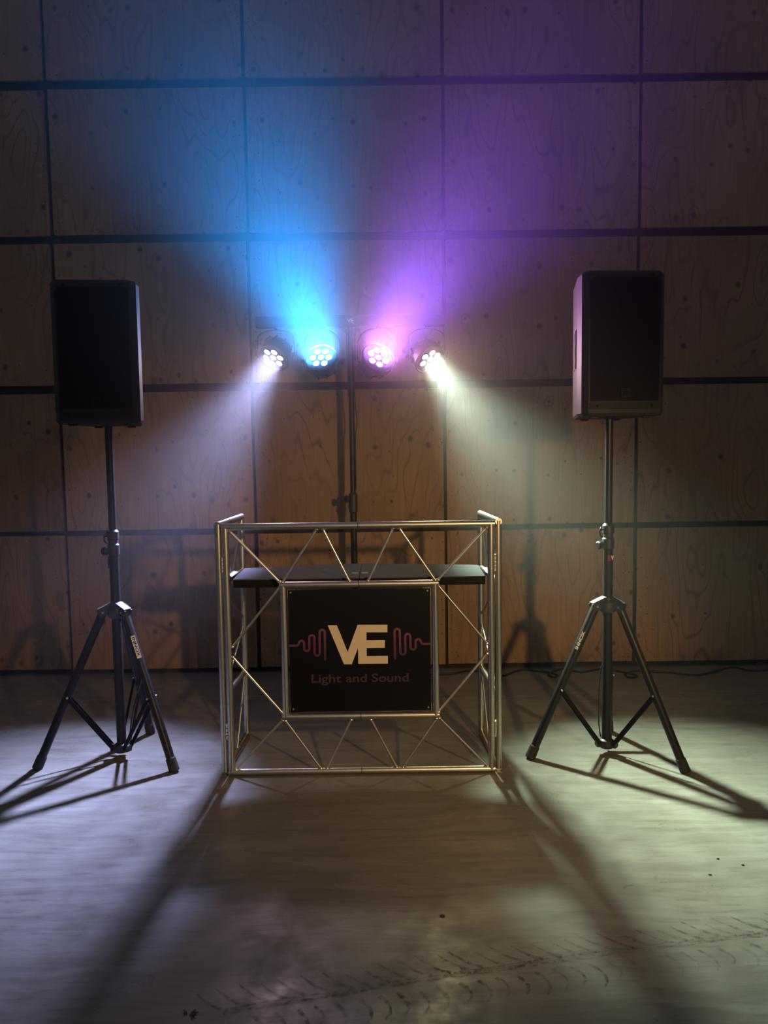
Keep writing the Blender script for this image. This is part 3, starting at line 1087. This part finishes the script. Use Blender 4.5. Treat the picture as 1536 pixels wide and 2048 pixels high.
LED = {
    'a': emit('led_white_blue', (0.93, 0.96, 1.0), 9),
    'b': emit('led_white_cyan', (0.80, 0.97, 1.0), 9),
    'c': emit('led_white_pink', (1.0, 0.93, 1.0), 9),
    'd': emit('led_white_green', (0.95, 1.0, 0.95), 9),
}
A1 = (-0.92, -1.58, -1.95)
A2 = (-0.13, -0.90, 0.50)
A3 = (0.34, -0.88, 0.46)
A4 = (1.10, -1.70, -1.90)
LAV, BLU, PUR, MNT = (0.46, 0.52, 1.0), (0.0, 0.29, 1.0), (0.28, 0.10, 1.0), (0.78, 1.0, 0.78)
par_light(-0.632, 1.978, A1, LED['a'], 8, 'leftmost stage light on the crossbar, tilted down to the left with a lavender beam',
          [('beam', A1, LAV, 32, 47, 0.13), ('spill', (-0.8, -1.69, -1.2), (0.95, 0.62, 0.80), 4.0, 130, 0.11)])
par_light(-0.350, 1.978, A2, LED['b'], 0, 'stage light with a blue beam aimed upward, second from the left on the crossbar',
          [('beam', A2, BLU, 70, 47, 0.19), ('spill', (-0.1, -0.7, 0.7), (0.18, 0.44, 0.95), 38, 120, 0.19)])
par_light(-0.012, 1.974, A3, LED['c'], 30, 'stage light with a purple beam aimed upward, just right of the stand pole',
          [('beam', A3, PUR, 43, 47, 0.19), ('spill', (0.40, -0.7, 0.55), (0.66, 0.22, 0.72), 32, 125, 0.19)])
par_light(0.294, 1.955, A4, LED['d'], 20, 'rightmost stage light on the crossbar, tilted down to the right with a pale green beam',
          [('beam', A4, MNT, 27, 47, 0.13), ('spill', (0.9, -1.69, -1.1), (1.0, 0.86, 0.42), 4.5, 130, 0.11)])

# ------------------------------------------------------------------ crumbs on the floor
leaf = thing('dead_leaf', 'small crumpled dark leaf on the floor at the bottom edge', 'leaf', (-0.504, 1.76, 0))
for k, (dx, dy, a, L) in enumerate(((0, 0, 20, 0.024), (0.008, 0.004, 75, 0.016), (-0.006, 0.005, 140, 0.018), (0.005, -0.005, -30, 0.015))):
    c = Vector((-0.504 + dx, 1.76 + dy, 0.001))
    e = Vector((math.cos(R(a)), math.sin(R(a)), 0))
    n_ = Vector((-e.y, e.x, 0))
    vs_ = [c, c + e * L * .3 + n_ * L * .22 + Vector((0, 0, .003)), c + e * L + Vector((0, 0, .0015)), c + e * L * .35 - n_ * L * .2 + Vector((0, 0, .001))]
    lf = MB().add(vs_ + [p + Vector((0, 0, .0012)) for p in vs_], [(3, 2, 1, 0), (4, 5, 6, 7), (0, 1, 5, 4), (1, 2, 6, 5), (2, 3, 7, 6), (3, 0, 4, 7)])
    lf.build('leaf_lobe', M['nail'], leaf)


def crumb(x, y, r, label):
    rr = random.Random(int(x * 1000) + int(y * 77))
    mb = MB().sphere((x, y, r * 0.42), r, 5, (1.3, 0.9, 0.42))
    for i, p in enumerate(mb.v):
        mb.v[i] = Vector((p.x + rr.uniform(-.15, .15) * r, p.y + rr.uniform(-.15, .15) * r, max(p.z, 0.0003)))
    o = MB()
    o.v, o.f, o.s = mb.v, mb.f, [False] * len(mb.f)
    ob = o.build('dirt_crumb', M['nail'])
    tag(ob, label, 'dirt', 'crumbs of dirt on the floor')


crumb(0.164, 2.146, 0.0065, 'flat dark crumb of dirt alone in the shadow before the booth')
for x, y, wd in ((1.134, 2.44, 'farthest'), (1.20, 2.40, 'rightmost'), (1.065, 2.345, 'nearest')):
    crumb(x, y, 0.0042, wd + ' of the tiny dark crumbs on the lit floor near the right edge')

# ------------------------------------------------------------------ haze that shows the beams
hm = bpy.data.materials.new('stage_haze')
hm.use_nodes = True
hnt = hm.node_tree
hnt.nodes.clear()
sc_ = hnt.nodes.new('ShaderNodeVolumeScatter')
sc_.inputs['Color'].default_value = (1, 1, 1, 1)
# the haze hangs at the height of the lamps and thins out towards the floor
HN = NB(hnt)
hp = HN.n('ShaderNodeSeparateXYZ')
hnt.links.new(HN.n('ShaderNodeTexCoord').outputs['Object'], hp.inputs[0])
hd = HN.math('MULTIPLY', HN.rng(hp.outputs[2], 0.1, 1.25, 0.0, HAZE_DENSITY, True), HN.rng(hp.outputs[1], 2.3, 3.3, 0.0, 1.0, True))
hnt.links.new(hd, sc_.inputs['Density'])
sc_.inputs['Anisotropy'].default_value = 0.65
ho = hnt.nodes.new('ShaderNodeOutputMaterial')
hnt.links.new(sc_.outputs[0], ho.inputs['Volume'])
hz = MB().box((0, 3.475, 2.58), (12.6, 2.45, 5.2)).build('stage_haze', hm)
tag(hz, 'thin stage haze that makes the light beams visible', 'haze', None, 'stuff')
